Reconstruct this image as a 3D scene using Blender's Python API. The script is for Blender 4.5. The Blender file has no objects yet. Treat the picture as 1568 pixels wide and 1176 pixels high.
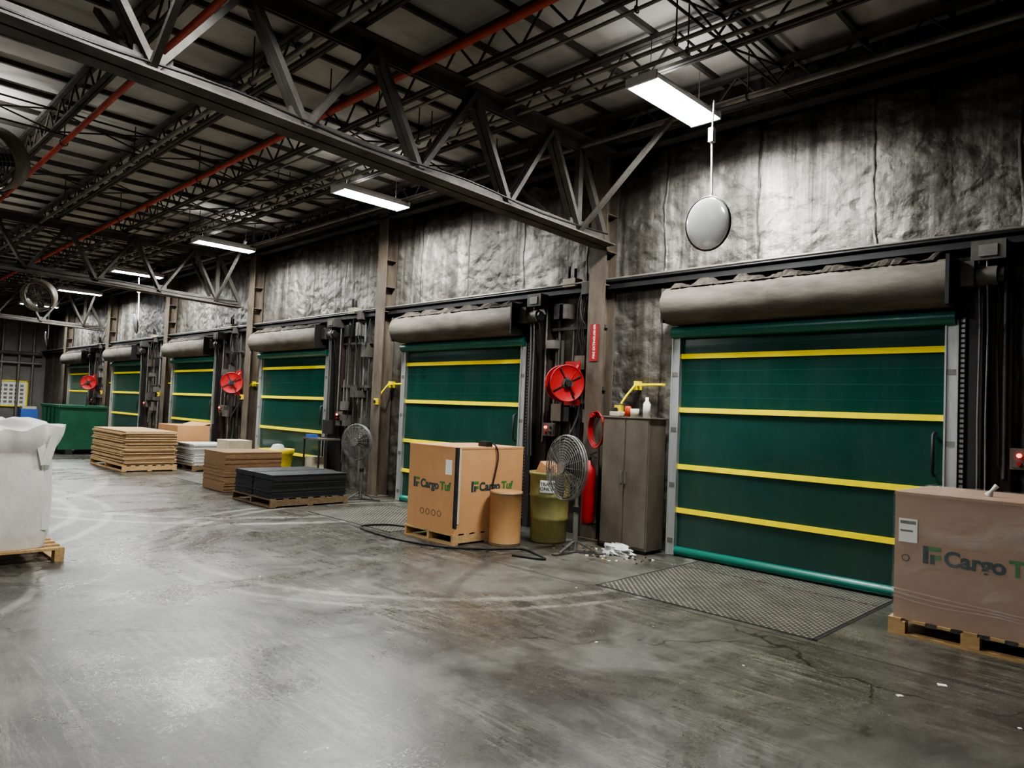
import bpy, math, random
from mathutils import Vector, Matrix
random.seed(7)
PI=math.pi
# ------------------------------------------------------------------ camera
F=1087.0
v1=Vector((-1092,-3,F)).normalized(); v2=Vector((1082,88,F)).normalized()
def bl(v): return Vector((v.x,-v.y,-v.z))
X=-bl(v1); Y=bl(v2); Y=(Y-X*X.dot(Y)).normalized(); Z=X.cross(Y)
R=Matrix((X,Y,Z))
cam=bpy.data.cameras.new('camera'); co=bpy.data.objects.new('camera',cam); bpy.context.collection.objects.link(co)
co.matrix_world=Matrix.Translation((0,-7.38,1.6))@R.to_4x4(); cam.lens=F/1568*36; cam.sensor_width=36; cam.clip_end=200
bpy.context.scene.camera=co
try: bpy.context.scene.view_settings.look='AgX - Medium High Contrast'
except Exception: pass

# ------------------------------------------------------------------ materials
def srgb(r,g,b):
    f=lambda c:(c/255/12.92 if c/255<=.04045 else ((c/255+.055)/1.055)**2.4)
    return (f(r),f(g),f(b),1)
class NT:
    def __init__(s,name):
        s.m=bpy.data.materials.new(name); s.m.use_nodes=True; s.t=s.m.node_tree
        s.b=s.t.nodes['Principled BSDF']; s.l=s.t.links
        s.tc=s.t.nodes.new('ShaderNodeTexCoord'); s.co=s.tc.outputs['Object']
    def n(s,ty,ins=None,**kw):
        nd=s.t.nodes.new(ty)
        for k,v in kw.items(): setattr(nd,k,v)
        for k,v in (ins or {}).items():
            if isinstance(v,bpy.types.NodeSocket): s.l.new(v,nd.inputs[k])
            else: nd.inputs[k].default_value=v
        return nd
    def mapped(s,scale,rot=(0,0,0),src=None):
        return s.n('ShaderNodeMapping',{'Vector':src or s.co,'Scale':scale,'Rotation':rot}).outputs[0]
    def noise(s,scale,vec=None,detail=4,rough=.55,dist=0):
        return s.n('ShaderNodeTexNoise',{'Vector':vec or s.co,'Scale':scale,'Detail':detail,'Roughness':rough,'Distortion':dist}).outputs['Fac']
    def ramp(s,fac,stops):
        r=s.n('ShaderNodeValToRGB',{'Fac':fac}); e=r.color_ramp.elements
        while len(e)>1: e.remove(e[-1])
        e[0].position=stops[0][0]; e[0].color=stops[0][1]
        for p,c in stops[1:]:
            x=e.new(p); x.color=c
        return r.outputs['Color']
    def g(s,fac,p0,p1,a=0,b=1):
        return s.n('ShaderNodeMapRange',{'Value':fac,'From Min':p0,'From Max':p1,'To Min':a,'To Max':b}).outputs[0]
    def mix(s,fac,a,b,mode='MIX'):
        nd=s.t.nodes.new('ShaderNodeMix'); nd.data_type='RGBA'; nd.blend_type=mode
        for i,v in ((0,fac),(6,a),(7,b)):
            if isinstance(v,bpy.types.NodeSocket): s.l.new(v,nd.inputs[i])
            else: nd.inputs[i].default_value=v
        return nd.outputs[2]
    def math(s,op,a,b=0.0,c=None):
        nd=s.t.nodes.new('ShaderNodeMath'); nd.operation=op
        for i,v in enumerate((a,b) if c is None else (a,b,c)):
            if isinstance(v,bpy.types.NodeSocket): s.l.new(v,nd.inputs[i])
            else: nd.inputs[i].default_value=v
        return nd.outputs[0]
    def set(s,**kw):
        for k,v in kw.items():
            k=k.replace('_',' ')
            if isinstance(v,bpy.types.NodeSocket): s.l.new(v,s.b.inputs[k])
            else: s.b.inputs[k].default_value=v
    def bump(s,h,strength=.3,dist=.02,prev=None):
        ins={'Height':h,'Strength':strength,'Distance':dist}
        if prev is not None: ins['Normal']=prev
        o=s.n('ShaderNodeBump',ins).outputs[0]; s.l.new(o,s.b.inputs['Normal']); return o
def simple(name,c,rough=.6,metal=0.,var=.25,scale=6,bump=.0,stretch=(1,1,1),c2=None):
    t=NT(name)
    v=t.mapped(stretch)
    n=t.noise(scale,v,6,.65)
    d=c2 or tuple(x*(1-var) for x in c[:3])+(1,)
    u=tuple(min(1,x*(1+var)) for x in c[:3])+(1,) if c2 is None else c
    t.set(Base_Color=t.mix(t.g(n,.3,.7),d,u),Metallic=metal,Roughness=t.g(n,.3,.7,min(1,rough*1.2),rough*.85))
    if bump: t.bump(t.noise(scale*6,v,5),bump,.01)
    return t.m
M={}
# concrete floor
t=NT('worn_concrete')
big=t.noise(.35,None,5,.6,.5); mid=t.noise(1.7,None,9,.74,.4); fine=t.noise(30,None,6,.7); patch=t.noise(.8,t.mapped((1,.7,1),(0,0,.5)),9,.75,.6)
col=t.ramp(mid,[(.28,srgb(44,43,38)),(.48,srgb(74,72,65)),(.72,srgb(108,105,95))])
col=t.mix(t.g(big,.38,.62,0,.7),col,srgb(44,43,38))
col=t.mix(t.g(patch,.50,.64,0,.45),col,srgb(114,112,101))
col=t.mix(t.g(fine,.35,.7,0,.45),col,srgb(34,33,30))
def scuff(ang,st,lo,hi):
    nn=t.noise(1.0,t.mapped((.22,st,1),(0,0,ang)),9,.78,.9)
    r=t.math('ABSOLUTE',t.math('SUBTRACT',nn,.5))
    return t.math('MULTIPLY',t.g(r,.018,.0),t.g(t.noise(.6,None,5,.7),lo,hi))
col=t.mix(t.math('MULTIPLY',scuff(.15,3.0,.42,.6),.5),col,srgb(158,155,143))
col=t.mix(t.math('MULTIPLY',scuff(-.5,2.2,.40,.6),.42),col,srgb(148,145,134))
col=t.mix(t.math('MULTIPLY',scuff(.75,2.0,.44,.58),.6),col,srgb(26,25,23))
def arc(cx,cy,r0,w,c,amt):
    global col
    v=t.n('ShaderNodeVectorMath',{0:t.co,1:(cx,cy,0)},operation='SUBTRACT').outputs[0]
    r=t.n('ShaderNodeVectorMath',{0:v},operation='LENGTH').outputs['Value']
    r=t.math('ADD',r,t.math('MULTIPLY',mid,.25))
    bnd=t.g(t.math('ABSOLUTE',t.math('SUBTRACT',r,r0)),w,w*.4)
    col=t.mix(t.math('MULTIPLY',t.math('MULTIPLY',bnd,t.g(fine,.3,.6)),t.math('MULTIPLY',t.g(patch,.36,.54),amt)),col,c)
L_=srgb(168,166,155); D_=srgb(26,25,23)
for a in((-7,-1.5,3.2,.07,L_,.6),(-7,-1.5,3.5,.05,L_,.5),(-12,-9,4.6,.09,L_,.8),(-12,-9,5.0,.07,L_,.7),(-13,-1,4.2,.12,L_,.85),(-13,-1,4.7,.08,L_,.75),(-16,-8.5,5.5,.12,L_,.8),(-3,-9.5,5.2,.08,D_,.8),(-3,-9.5,5.5,.05,D_,.7),(-8,-9,3.4,.06,L_,.5),(-1.5,-.5,4.4,.08,D_,.7),(-5,-8,3.0,.05,D_,.6)): arc(*a)
vo=t.n('ShaderNodeTexVoronoi',{'Vector':t.n('ShaderNodeVectorMath',{0:t.co,1:t.n('ShaderNodeVectorMath',{0:t.n('ShaderNodeTexNoise',{'Vector':t.co,'Scale':1.6,'Detail':6}).outputs['Color'],1:(.9,.9,.9)},operation='MULTIPLY').outputs[0]},operation='ADD').outputs[0],'Scale':.22},feature='DISTANCE_TO_EDGE').outputs['Distance']
crack=t.math('MULTIPLY',t.math('LESS_THAN',vo,.0026),t.g(big,.42,.48))
col=t.mix(t.math('MULTIPLY',crack,.9),col,srgb(20,19,18))
spots=t.n('ShaderNodeTexVoronoi',{'Vector':t.co,'Scale':2.6},feature='F1').outputs['Distance']
spot=t.math('MULTIPLY',t.g(t.math('ADD',spots,t.math('MULTIPLY',fine,.12)),.11,.08),t.g(mid,.52,.55))
col=t.mix(t.math('MULTIPLY',spot,.85),col,srgb(22,21,20))
rg=t.math('ADD',t.g(patch,.36,.62,.17,.40),t.g(fine,.3,.7,-.03,.10))
t.set(Base_Color=col,Roughness=rg,Specular_IOR_Level=.8)
b=t.bump(t.noise(9,None,9,.75),.20,.010); t.bump(t.noise(55,None,4,.7),.22,.003,b)
M['floor']=t.m
# foil faced insulation wall
t=NT('foil_insulation')
sep=t.n('ShaderNodeSeparateXYZ',{0:t.co})
x=sep.outputs[0]; z=sep.outputs[2]
wob=t.math('MULTIPLY',t.math('SUBTRACT',t.noise(1.5,None,3),.5),.16)
xw=t.math('ADD',x,wob)
fr=t.math('ABSOLUTE',t.math('SUBTRACT',t.math('FRACT',t.math('MULTIPLY',xw,1/1.22)),.5))
seam=t.g(fr,.482,.498)
str1=t.noise(1.0,t.mapped((3.2,3.2,.2)),7,.72,.3)
str2=t.noise(1.0,t.mapped((.9,.9,.35)),5,.65,.6)
str3=t.noise(1.0,t.mapped((7,7,.25)),6,.7,.2)
blot=t.noise(2.3,None,7,.7,.5)
col=t.ramp(str1,[(.30,srgb(56,53,48)),(.45,srgb(116,113,106)),(.6,srgb(168,165,157)),(.8,srgb(200,197,189))])
col=t.mix(t.g(str2,.42,.62,0,.8),col,srgb(62,58,51))
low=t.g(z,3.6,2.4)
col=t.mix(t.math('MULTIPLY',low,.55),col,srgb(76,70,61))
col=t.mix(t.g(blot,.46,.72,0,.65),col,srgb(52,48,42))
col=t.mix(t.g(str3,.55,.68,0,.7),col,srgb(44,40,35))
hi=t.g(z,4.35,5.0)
col=t.mix(t.math('MULTIPLY',hi,.8),col,srgb(36,34,31))  # shade above the fixtures, painted into the foil colour near the ceiling
col=t.mix(t.math('MULTIPLY',seam,.5),col,srgb(40,36,32))
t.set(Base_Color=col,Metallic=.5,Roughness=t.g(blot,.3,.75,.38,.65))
wr=t.n('ShaderNodeTexVoronoi',{'Vector':t.n('ShaderNodeVectorMath',{0:t.mapped((1.2,1.2,1.6)),1:t.n('ShaderNodeVectorMath',{0:t.n('ShaderNodeTexNoise',{'Vector':t.co,'Scale':2.5,'Detail':4}).outputs['Color'],1:(.5,.5,.5)},operation='MULTIPLY').outputs[0]},operation='ADD').outputs[0],'Scale':4.2},feature='SMOOTH_F1').outputs['Distance']
b=t.bump(t.noise(1.1,t.mapped((1.3,1.3,1.2)),3,.5,.6),.6,.18)
b=t.bump(wr,.7,.06,b)
b=t.bump(seam,.5,.04,b)
t.bump(t.noise(14,None,6,.7),.7,.022,b)
M['wall']=t.m
# ceiling deck
t=NT('painted_roof_deck')
n=t.noise(.8,None,6,.65); n2=t.noise(5,t.mapped((1,.3,1)),6,.7)
col=t.mix(t.g(n,.3,.7),srgb(156,153,146),srgb(194,191,183)); col=t.mix(t.g(n2,.5,.8,0,.5),col,srgb(110,105,97))
t.set(Base_Color=col,Roughness=.8); t.bump(n2,.2,.01); M['deck']=t.m
M['plain_wall']=simple('painted_block',srgb(105,102,98),.8,0,.25,2)
M['steel']=simple('dirty_structural_steel',srgb(76,72,66),.7,.05,.4,3,.2)
M['dsteel']=simple('dark_bar_steel',srgb(66,63,58),.7,.05,.35,5,.1)
M['colsteel']=simple('brown_column_steel',srgb(112,101,87),.6,.1,.4,4,.2,(1,1,.3),srgb(60,52,44))
M['joint']=simple('floor_joint_filler',srgb(34,33,30),.8,0,.3,4)
M['black']=simple('black_metal',srgb(34,33,33),.5,.2,.3,6)
M['rubber']=simple('black_rubber',srgb(26,26,26),.8,0,.3,8)
M['darkred']=simple('rusty_dark_panel',srgb(52,38,34),.75,.1,.4,3,.2,(3,3,.4))
M['redpipe']=simple('faded_red_pipe',srgb(176,66,44),.55,0,.3,4)
M['red']=simple('red_paint',srgb(150,24,26),.45,0,.25,6)
M['pipe']=simple('galvanised_conduit',srgb(122,120,113),.45,.5,.3,6)
M['wire']=simple('fan_grille_wire',srgb(118,118,114),.4,.4,.2,6)
M['alu']=simple('aluminium_rail',srgb(185,187,185),.4,.6,.15,5,.05,(8,8,.6))
M['yellow']=simple('safety_yellow',srgb(250,228,4),.45,0,.06,8)
M['dyellow']=simple('dirty_yellow',srgb(200,175,30),.6,0,.25,6)
M['white']=simple('white_plastic',srgb(225,224,218),.4,0,.06,5)
M['paper']=simple('white_paper',srgb(228,226,220),.7,0,.05,5)
M['grayp']=simple('gray_enamel',srgb(112,104,92),.5,.15,.2,3,.1,(1,1,.5),srgb(78,70,61))
M['greenp']=simple('green_enamel',srgb(18,78,54),.5,0,.25,3)
M['greenbar']=simple('teal_green_vinyl',srgb(16,98,82),.35,0,.15,5)
M['cardbox']=simple('corrugated_cardboard',srgb(184,138,94),.8,0,.08,3,.1)
M['cardpink']=simple('wrapped_cardboard',srgb(162,132,110),.45,0,.07,1.2,.0)
M['cardedge']=simple('cardboard_sheets',srgb(176,148,110),.85,0,.3,14,.3,(1,1,6))
M['brownsheet']=simple('brown_board',srgb(128,98,70),.8,0,.3,10,.2,(1,1,8))
M['matblack']=simple('black_rubber_mats',srgb(36,37,40),.55,0,.3,8,.2,(1,1,6))
M['foam']=simple('white_foam_sheets',srgb(190,190,186),.7,0,.15,10,.1,(1,1,6))
M['wood']=simple('pallet_wood',srgb(176,144,100),.8,0,.25,5,.3,(1,6,6))
M['dwood']=simple('old_pallet_wood',srgb(110,90,66),.85,0,.3,5,.3,(1,6,6))
M['drum']=simple('fibre_drum',srgb(165,124,80),.65,0,.12,4)
M['olive']=simple('olive_barrel',srgb(116,110,64),.6,0,.3,4,.1)
M['hood']=simple('dusty_hood_vinyl',srgb(108,102,91),.8,0,.25,2.0,.3,(.6,2,2),srgb(62,57,50))
M['dust']=simple('dusty_debris',srgb(72,63,52),.95,0,.4,14,.9,(1,1,1),srgb(26,22,19))
M['textd']=simple('print_dark',srgb(45,62,64),.6,0,.05,5)
M['textg']=simple('print_green',srgb(60,120,62),.6,0,.05,5)
M['blue']=simple('blue_plastic',srgb(50,90,160),.5,0,.1,5)
M['cream']=simple('cream_plastic',srgb(180,172,150),.55,0,.15,5)
M['orange']=simple('orange_plastic',srgb(190,66,34),.5,0,.1,5)
# bag fabric
t=NT('woven_bag_fabric'); n=t.noise(3,None,6,.6)
t.set(Base_Color=t.mix(t.g(n,.3,.7),srgb(204,201,192),srgb(230,227,219)),Roughness=.55)
b=t.bump(t.noise(4,t.mapped((1.2,1.2,.9)),4,.55,.6),.4,.04); t.bump(t.n('ShaderNodeTexChecker',{'Vector':t.co,'Scale':260}).outputs['Fac'],.05,.001,b); M['bag']=t.m
# door fabric
t=NT('green_door_fabric')
sep=t.n('ShaderNodeSeparateXYZ',{0:t.co}); z=sep.outputs[2]
n=t.noise(.9,t.mapped((.5,1,1.5)),4,.5,.3)
col=t.mix(t.g(n,.35,.7),srgb(9,56,46),srgb(15,68,56)); col=t.mix(t.g(t.noise(2.0,t.mapped((1.2,1,.3)),7,.65),.42,.72,0,.6),col,srgb(48,74,65))
col=t.mix(t.math('MULTIPLY',t.g(z,1.9,.9),.5),col,srgb(34,58,50))
rib=t.math('ABSOLUTE',t.math('SUBTRACT',t.math('FRACT',t.math('MULTIPLY',z,1/.155)),.5))
col=t.mix(t.math('MULTIPLY',t.math('MULTIPLY',t.g(rib,.46,.49),t.g(z,1.5,2.0)),.35),col,srgb(35,105,88))
t.set(Base_Color=col,Roughness=.20,Specular_IOR_Level=.6)
b=t.bump(n,.14,.05); t.bump(rib,.06,.02,b); M['fabric']=t.m
# diamond plate
t=NT('diamond_plate_steel')
a=t.n('ShaderNodeTexWave',{'Vector':t.mapped((1,1,1),(0,0,.785)),'Scale':7.,'Distortion':.3}).outputs['Fac']
c=t.n('ShaderNodeTexWave',{'Vector':t.mapped((1,1,1),(0,0,-.785)),'Scale':7.,'Distortion':.3}).outputs['Fac']
n=t.noise(1.6,None,8,.75)
dm=t.math('MULTIPLY',t.g(t.math('MULTIPLY',a,c),.35,.65),t.g(n,.3,.55,.25,1))
col=t.mix(t.g(n,.3,.7),srgb(54,52,47),srgb(86,83,75)); col=t.mix(t.math('MULTIPLY',dm,.75),col,srgb(168,164,152))
t.set(Base_Color=col,Metallic=.2,Roughness=t.g(n,.3,.7,.5,.35)); t.bump(dm,.6,.01); M['plate']=t.m
t=NT('dusty_acrylic_mirror'); t.set(Base_Color=(.75,.75,.73,1),Metallic=.5,Roughness=.14); M['mirror']=t.m
t=NT('lamp_tube'); t.set(Base_Color=(1,1,1,1),Emission_Color=(.95,.98,1,1),Emission_Strength=60.0); t.m.cycles.emission_sampling='NONE'; M['tube']=t.m
t=NT('red_indicator'); t.set(Base_Color=(1,0,0,1),Emission_Color=(1,.05,.03,1),Emission_Strength=8.0); t.m.cycles.emission_sampling='NONE'; M['redled']=t.m
t=NT('white_reflector'); t.set(Base_Color=(.85,.85,.85,1),Roughness=.4); M['refl']=t.m
t=NT('clear_wrap'); n=t.noise(2.2,t.mapped((.9,1,1.8),(0,.5,0)),7,.65,.5)
t.set(Base_Color=(.85,.83,.8,1),Roughness=.10,Alpha=t.g(n,.5,.85,.08,.4)); t.bump(n,1.0,.05); M['wrap']=t.m

# ------------------------------------------------------------------ mesh builder
class MB:
    def __init__(s): s.v=[];s.f=[];s.mi=[];s.sm=[];s.mats=[]
    def mid(s,m):
        m=M[m]
        if m not in s.mats: s.mats.append(m)
        return s.mats.index(m)
    def add(s,vs,fs,m,sm=False):
        o=len(s.v); s.v+= [tuple(p) for p in vs]; i=s.mid(m)
        for f in fs: s.f.append(tuple(o+k for k in f)); s.mi.append(i); s.sm.append(sm)
    def bb(s,x0,x1,y0,y1,z0,z1,m,rot=None,c=None):
        x0,x1=sorted((x0,x1));y0,y1=sorted((y0,y1));z0,z1=sorted((z0,z1))
        vs=[Vector(p) for p in((x0,y0,z0),(x1,y0,z0),(x1,y1,z0),(x0,y1,z0),(x0,y0,z1),(x1,y0,z1),(x1,y1,z1),(x0,y1,z1))]
        if rot is not None:
            c=Vector(c) if c else Vector(((x0+x1)/2,(y0+y1)/2,(z0+z1)/2)); vs=[c+rot@(p-c) for p in vs]
        s.add(vs,[(0,3,2,1),(4,5,6,7),(0,1,5,4),(1,2,6,5),(2,3,7,6),(3,0,4,7)],m)
    def W(s,s0,s1,d0,d1,z0,z1,m,rot=None): s.bb(-s0,-s1,-d0,-d1,z0,z1,m,rot)
    def beam(s,p0,p1,w,h,m,up=Vector((0,0,1))):
        p0=Vector(p0);p1=Vector(p1);a=(p1-p0).normalized()
        if abs(a.dot(up))>.98: up=Vector((0,1,0))
        r=a.cross(up).normalized(); u=r.cross(a).normalized()
        vs=[]
        for p in(p0,p1):
            for i,j in((-1,-1),(1,-1),(1,1),(-1,1)): vs.append(p+r*i*w/2+u*j*h/2)
        s.add(vs,[(3,2,1,0),(4,5,6,7),(0,1,5,4),(1,2,6,5),(2,3,7,6),(3,0,4,7)],m)
    def tube(s,pts,r,m,seg=10,closed=False,caps=True):
        pts=[Vector(p) for p in pts]; n=len(pts); rs=r if isinstance(r,(list,tuple)) else [r]*n
        up=None; vs=[]
        for i,p in enumerate(pts):
            if closed: a=(pts[(i+1)%n]-pts[i-1]).normalized()
            else: a=(pts[min(i+1,n-1)]-pts[max(i-1,0)]).normalized()
            if up is None:
                up=Vector((0,0,1)) if abs(a.z)<.9 else Vector((1,0,0))
            x=(up-a*up.dot(a)).normalized(); up=x; y=a.cross(x)
            for k in range(seg):
                t=2*PI*k/seg; vs.append(p+x*math.cos(t)*rs[i]+y*math.sin(t)*rs[i])
        fs=[]
        for i in range(n if closed else n-1):
            for k in range(seg):
                a=i*seg+k;b=i*seg+(k+1)%seg;c=((i+1)%n)*seg+(k+1)%seg;d=((i+1)%n)*seg+k
                fs.append((a,b,c,d))
        s.add(vs,fs,m,True)
        if caps and not closed:
            s.add(vs[:seg],[tuple(range(seg))[::-1]],m); s.add(vs[-seg:],[tuple(range(seg))],m)
    def cyl(s,p0,p1,r,m,seg=16,r1=None): s.tube([p0,p1],[r,r if r1 is None else r1],m,seg)
    def lathe(s,o,prof,m,seg=28,rot=None,sm=True):
        o=Vector(o); vs=[];rot=rot or Matrix.Identity(3)
        for r,z in prof:
            for k in range(seg):
                t=2*PI*k/seg; vs.append(o+rot@Vector((r*math.cos(t),r*math.sin(t),z)))
        fs=[(i*seg+k,i*seg+(k+1)%seg,(i+1)*seg+(k+1)%seg,(i+1)*seg+k) for i in range(len(prof)-1) for k in range(seg)]
        s.add(vs,fs,m,sm)
    def ring(s,c,nrm,Rr,r,m,n=32,seg=6):
        q=Vector(nrm).to_track_quat('Z','Y').to_matrix(); c=Vector(c)
        s.tube([c+q@Vector((Rr*math.cos(2*PI*i/n),Rr*math.sin(2*PI*i/n),0)) for i in range(n)],r,m,seg,True)
    def mesh(s,name,bevel=0):
        me=bpy.data.meshes.new(name); me.from_pydata(s.v,[],s.f)
        for m in s.mats: me.materials.append(m)
        me.polygons.foreach_set('material_index',s.mi); me.polygons.foreach_set('use_smooth',s.sm); me.update()
        return me
    def obj(s,name,bevel=0,parent=None,loc=None):
        me=s.mesh(name); return place(me,name,bevel,parent,loc)
def place(me,name,bevel=0,parent=None,loc=None):
    o=bpy.data.objects.new(name,me); bpy.context.collection.objects.link(o)
    if loc: o.location=loc
    if parent: o.parent=parent
    if bevel:
        b=o.modifiers.new('bevel','BEVEL'); b.width=bevel; b.segments=2; b.limit_method='ANGLE'; b.angle_limit=.8
    return o
def text(name,body,loc,rot,size,mat,parent=None,bold=.0):
    c=bpy.data.curves.new(name,'FONT'); c.body=body; c.size=size; c.extrude=.0008; c.offset=bold; c.materials.append(M[mat])
    o=bpy.data.objects.new(name,c); bpy.context.collection.objects.link(o); o.location=loc; o.rotation_euler=rot
    if parent: o.parent=parent
    return o
def P(s,d,z): return Vector((-s,-d,z))
def norm2rot(n): return Vector(n).normalized().to_track_quat('Z','Y').to_matrix()
def smooth(pts,n=8):
    out=[]; pts=[Vector(p) for p in pts]
    for i in range(len(pts)-1):
        p0=pts[max(i-1,0)];p1=pts[i];p2=pts[i+1];p3=pts[min(i+2,len(pts)-1)]
        for k in range(n):
            t=k/n; out.append(.5*((2*p1)+(-p0+p2)*t+(2*p0-5*p1+4*p2-p3)*t*t+(-p0+3*p1-3*p2+p3)*t**3))
    return out+[pts[-1]]

S0,S1,D1,HC=-7,36,17,5.5
# ------------------------------------------------------------------ shell
m=MB(); m.W(S0-.2,S1+.2,-.3,D1+.2,-.15,0,'floor'); fl=m.obj('floor')
m=MB(); m.W(S0-.2,S1+.2,-.3,D1+.2,HC,HC+.15,'deck'); m.obj('ceiling')
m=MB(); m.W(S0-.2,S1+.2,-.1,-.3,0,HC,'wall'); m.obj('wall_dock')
m=MB(); m.W(S1,S1+.2,-.1,D1,0,HC,'plain_wall'); m.obj('wall_far')
m=MB(); m.W(S0-.2,S0,-.1,D1,0,HC,'plain_wall'); m.obj('wall_near')
m=MB(); m.W(S0-.2,S1+.2,D1,D1+.2,0,HC,'plain_wall'); m.obj('wall_back')
m=MB()
for d in (2.06,12): m.W(S0,S1,d-.006,d+.006,0,.0008,'joint')
for s in (.3,5.7,11.1,16.5,21.9,27.3): m.W(s-.005,s+.005,0,2.06,0,.0008,'joint')
m.obj('floor_joints')
m=MB()
s=S0+.4
while s<S1: m.W(s-.022,s+.022,0,D1,HC-.06,HC,'dsteel'); s+=.76
m.obj('roof_purlins')
def girder():
    m=MB(); L=D1-.1
    bz=lambda d:3.77+.033*min(d,10); tz=lambda d:4.98
    for sg in(-1,1):
        for (a,b) in((.17,10),(10,L)):
            m.beam((sg*.09,-a,bz(a)+.0),(sg*.09,-b,bz(b)),.15,.018,'steel')
            m.beam((sg*.022,-a,bz(a)+.07),(sg*.022,-b,bz(b)+.07),.018,.13,'steel')
        m.beam((sg*.09,-.17,tz(0)),(sg*.09,-L,tz(0)),.13,.018,'steel')
        m.beam((sg*.022,-.17,tz(0)-.07),(sg*.022,-L,tz(0)-.07),.018,.13,'steel')
    d=.75
    while d+1.25<L:
        b0=d;t0=d+.55;b1=d+1.23
        for sg in(-1,1):
            m.beam((sg*.045,-b0,bz(b0)+.05),(sg*.045,-t0,tz(0)-.05),.05,.075,'steel',Vector((1,0,0)))
            m.beam((sg*.045,-t0,tz(0)-.05),(sg*.045,-b1,bz(b1)+.05),.05,.065,'steel',Vector((1,0,0)))
        m.bb(-.012,.012,-b0-.14,-b0+.14,bz(b0)-.0,bz(b0)+.2,'steel')
        m.bb(-.012,.012,-t0-.14,-t0+.14,tz(0)-.2,tz(0),'steel')
        d+=1.23
    m.beam((0,-.75,bz(.7)),(0,-.75,tz(0)),.08,.08,'steel',Vector((1,0,0)))
    m.beam((0,-.2,bz(.1)+.1),(0,-.75,tz(0)-.05),.08,.08,'steel',Vector((1,0,0)))
    for d in(.8,5.7,10.6):
        for sg in(-1,1): m.beam((sg*.08,-d,bz(d)+.02),(sg*1.5,-d,5.02),.05,.05,'steel')
    m.tube(smooth([(.13,-d*1.2-.3,bz(d)+.12-.05*(d%2)) for d in range(12)],4),.012,'black',6)
    return m.mesh('roof_truss')
gm=girder()
for s in (5.6,16.3,27.0,-5.1): place(gm,'roof_truss',loc=(-s,0,0))
def joist():
    m=MB(); a,b=-S1+.3,-S0-.05
    for sg in(-1,1):
        m.beam((a,sg*.03,5.40),(b,sg*.03,5.40),.05,.05,'dsteel'); m.beam((a,sg*.025,5.05),(b,sg*.025,5.05),.035,.035,'dsteel')
    x=a
    while x+.62<b:
        m.tube([(x,0,5.05),(x+.31,0,5.39)],.014,'dsteel',5,caps=False); m.tube([(x+.31,0,5.39),(x+.62,0,5.05)],.014,'dsteel',5,caps=False); x+=.62
    return m.mesh('bar_joist')
jm=joist()
d=.28
while d<D1: place(jm,'bar_joist',loc=(0,-d,0)); d+=1.23
m=MB()
for s in(-2,.8,3.2,8.2,10.9,13.6,19,21.6,24.3,30,33):
    m.tube([P(s,.05,5.03),P(s,D1-.1,5.03)],.014,'dsteel',5); m.tube([P(s+.1,.05,5.37),P(s+.1,D1-.1,5.37)],.014,'dsteel',5)
    d=.28
    while d<8:
        m.tube([P(s,d,5.04),P(s+.1,d+1.23,5.37)],.012,'dsteel',5); m.tube([P(s,d+1.23,5.04),P(s+.1,d,5.37)],.012,'dsteel',5); d+=1.23
m.obj('joist_bridging')
m=MB()
for d,z,r,mm in((3.35,4.88,.034,'redpipe'),(5.1,4.9,.035,'redpipe'),(4.25,4.90,.03,'pipe'),(1.9,4.92,.022,'pipe'),(6.6,4.9,.04,'redpipe'),(2.1,4.92,.02,'pipe'),(.75,4.9,.03,'pipe'),(2.7,4.95,.016,'pipe')):
    m.cyl(P(S0+.1,d,z),P(S1-.3,d,z),r,mm,10)
    s=-4
    while s<34:
        m.tube([P(s,d,z),P(s,d,5.38)],.008,'dsteel',5); m.ring(P(s,d,z),(1,0,0),r+.012,.007,'dsteel',14,5); s+=3.7
for s in(1,7.4,13,19,25):
    m.cyl(P(s,3.35,4.88),P(s,3.35,4.74),.02,'redpipe',8); m.cyl(P(s,3.35,4.74),P(s,3.35,4.73),.035,'pipe',10)
m.obj('sprinkler_pipes')
# columns
CS=[-.7,5.72,10.6,15.8,21.1,26.5,31.9]
def column():
    m=MB()
    m.bb(-.13,.13,-.16,-.14,0,5.4,'colsteel'); m.bb(-.13,.13,.06,.08,0,5.4,'colsteel'); m.bb(-.01,.01,-.14,.06,0,5.4,'colsteel')
    m.bb(-.2,.2,-.2,.09,0,.03,'colsteel')
    for z in(3.28,3.72,4.2): m.bb(-.13,.13,-.14,.06,z,z+.015,'colsteel')
    for x in(-.16,.16): m.cyl((x,-.15,.03),(x,-.15,.06),.015,'dsteel',6)
    return m.mesh('steel_column')
cm=column()
for s in CS: place(cm,'steel_column',loc=(-s,0,0))
m=MB()
m.W(S0,S1,-.09,.06,3.30,3.32,'black'); m.W(S0,S1,-.09,-.07,3.2,3.30,'black'); m.W(S0,S1,.045,.06,3.24,3.32,'black')
m.cyl(P(S0,.09,3.36),P(S1,.09,3.36),.016,'pipe',8); m.cyl(P(S0,.03,3.34),P(S1,.03,3.34),.02,'black',8)
m.obj('trim_girt')
m=MB(); m.W(S0,S1,-.09,.0,4.96,5.0,'dsteel'); m.W(S0,S1,-.09,.16,4.96,4.98,'dsteel'); m.obj('trim_eave_angle')

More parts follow.
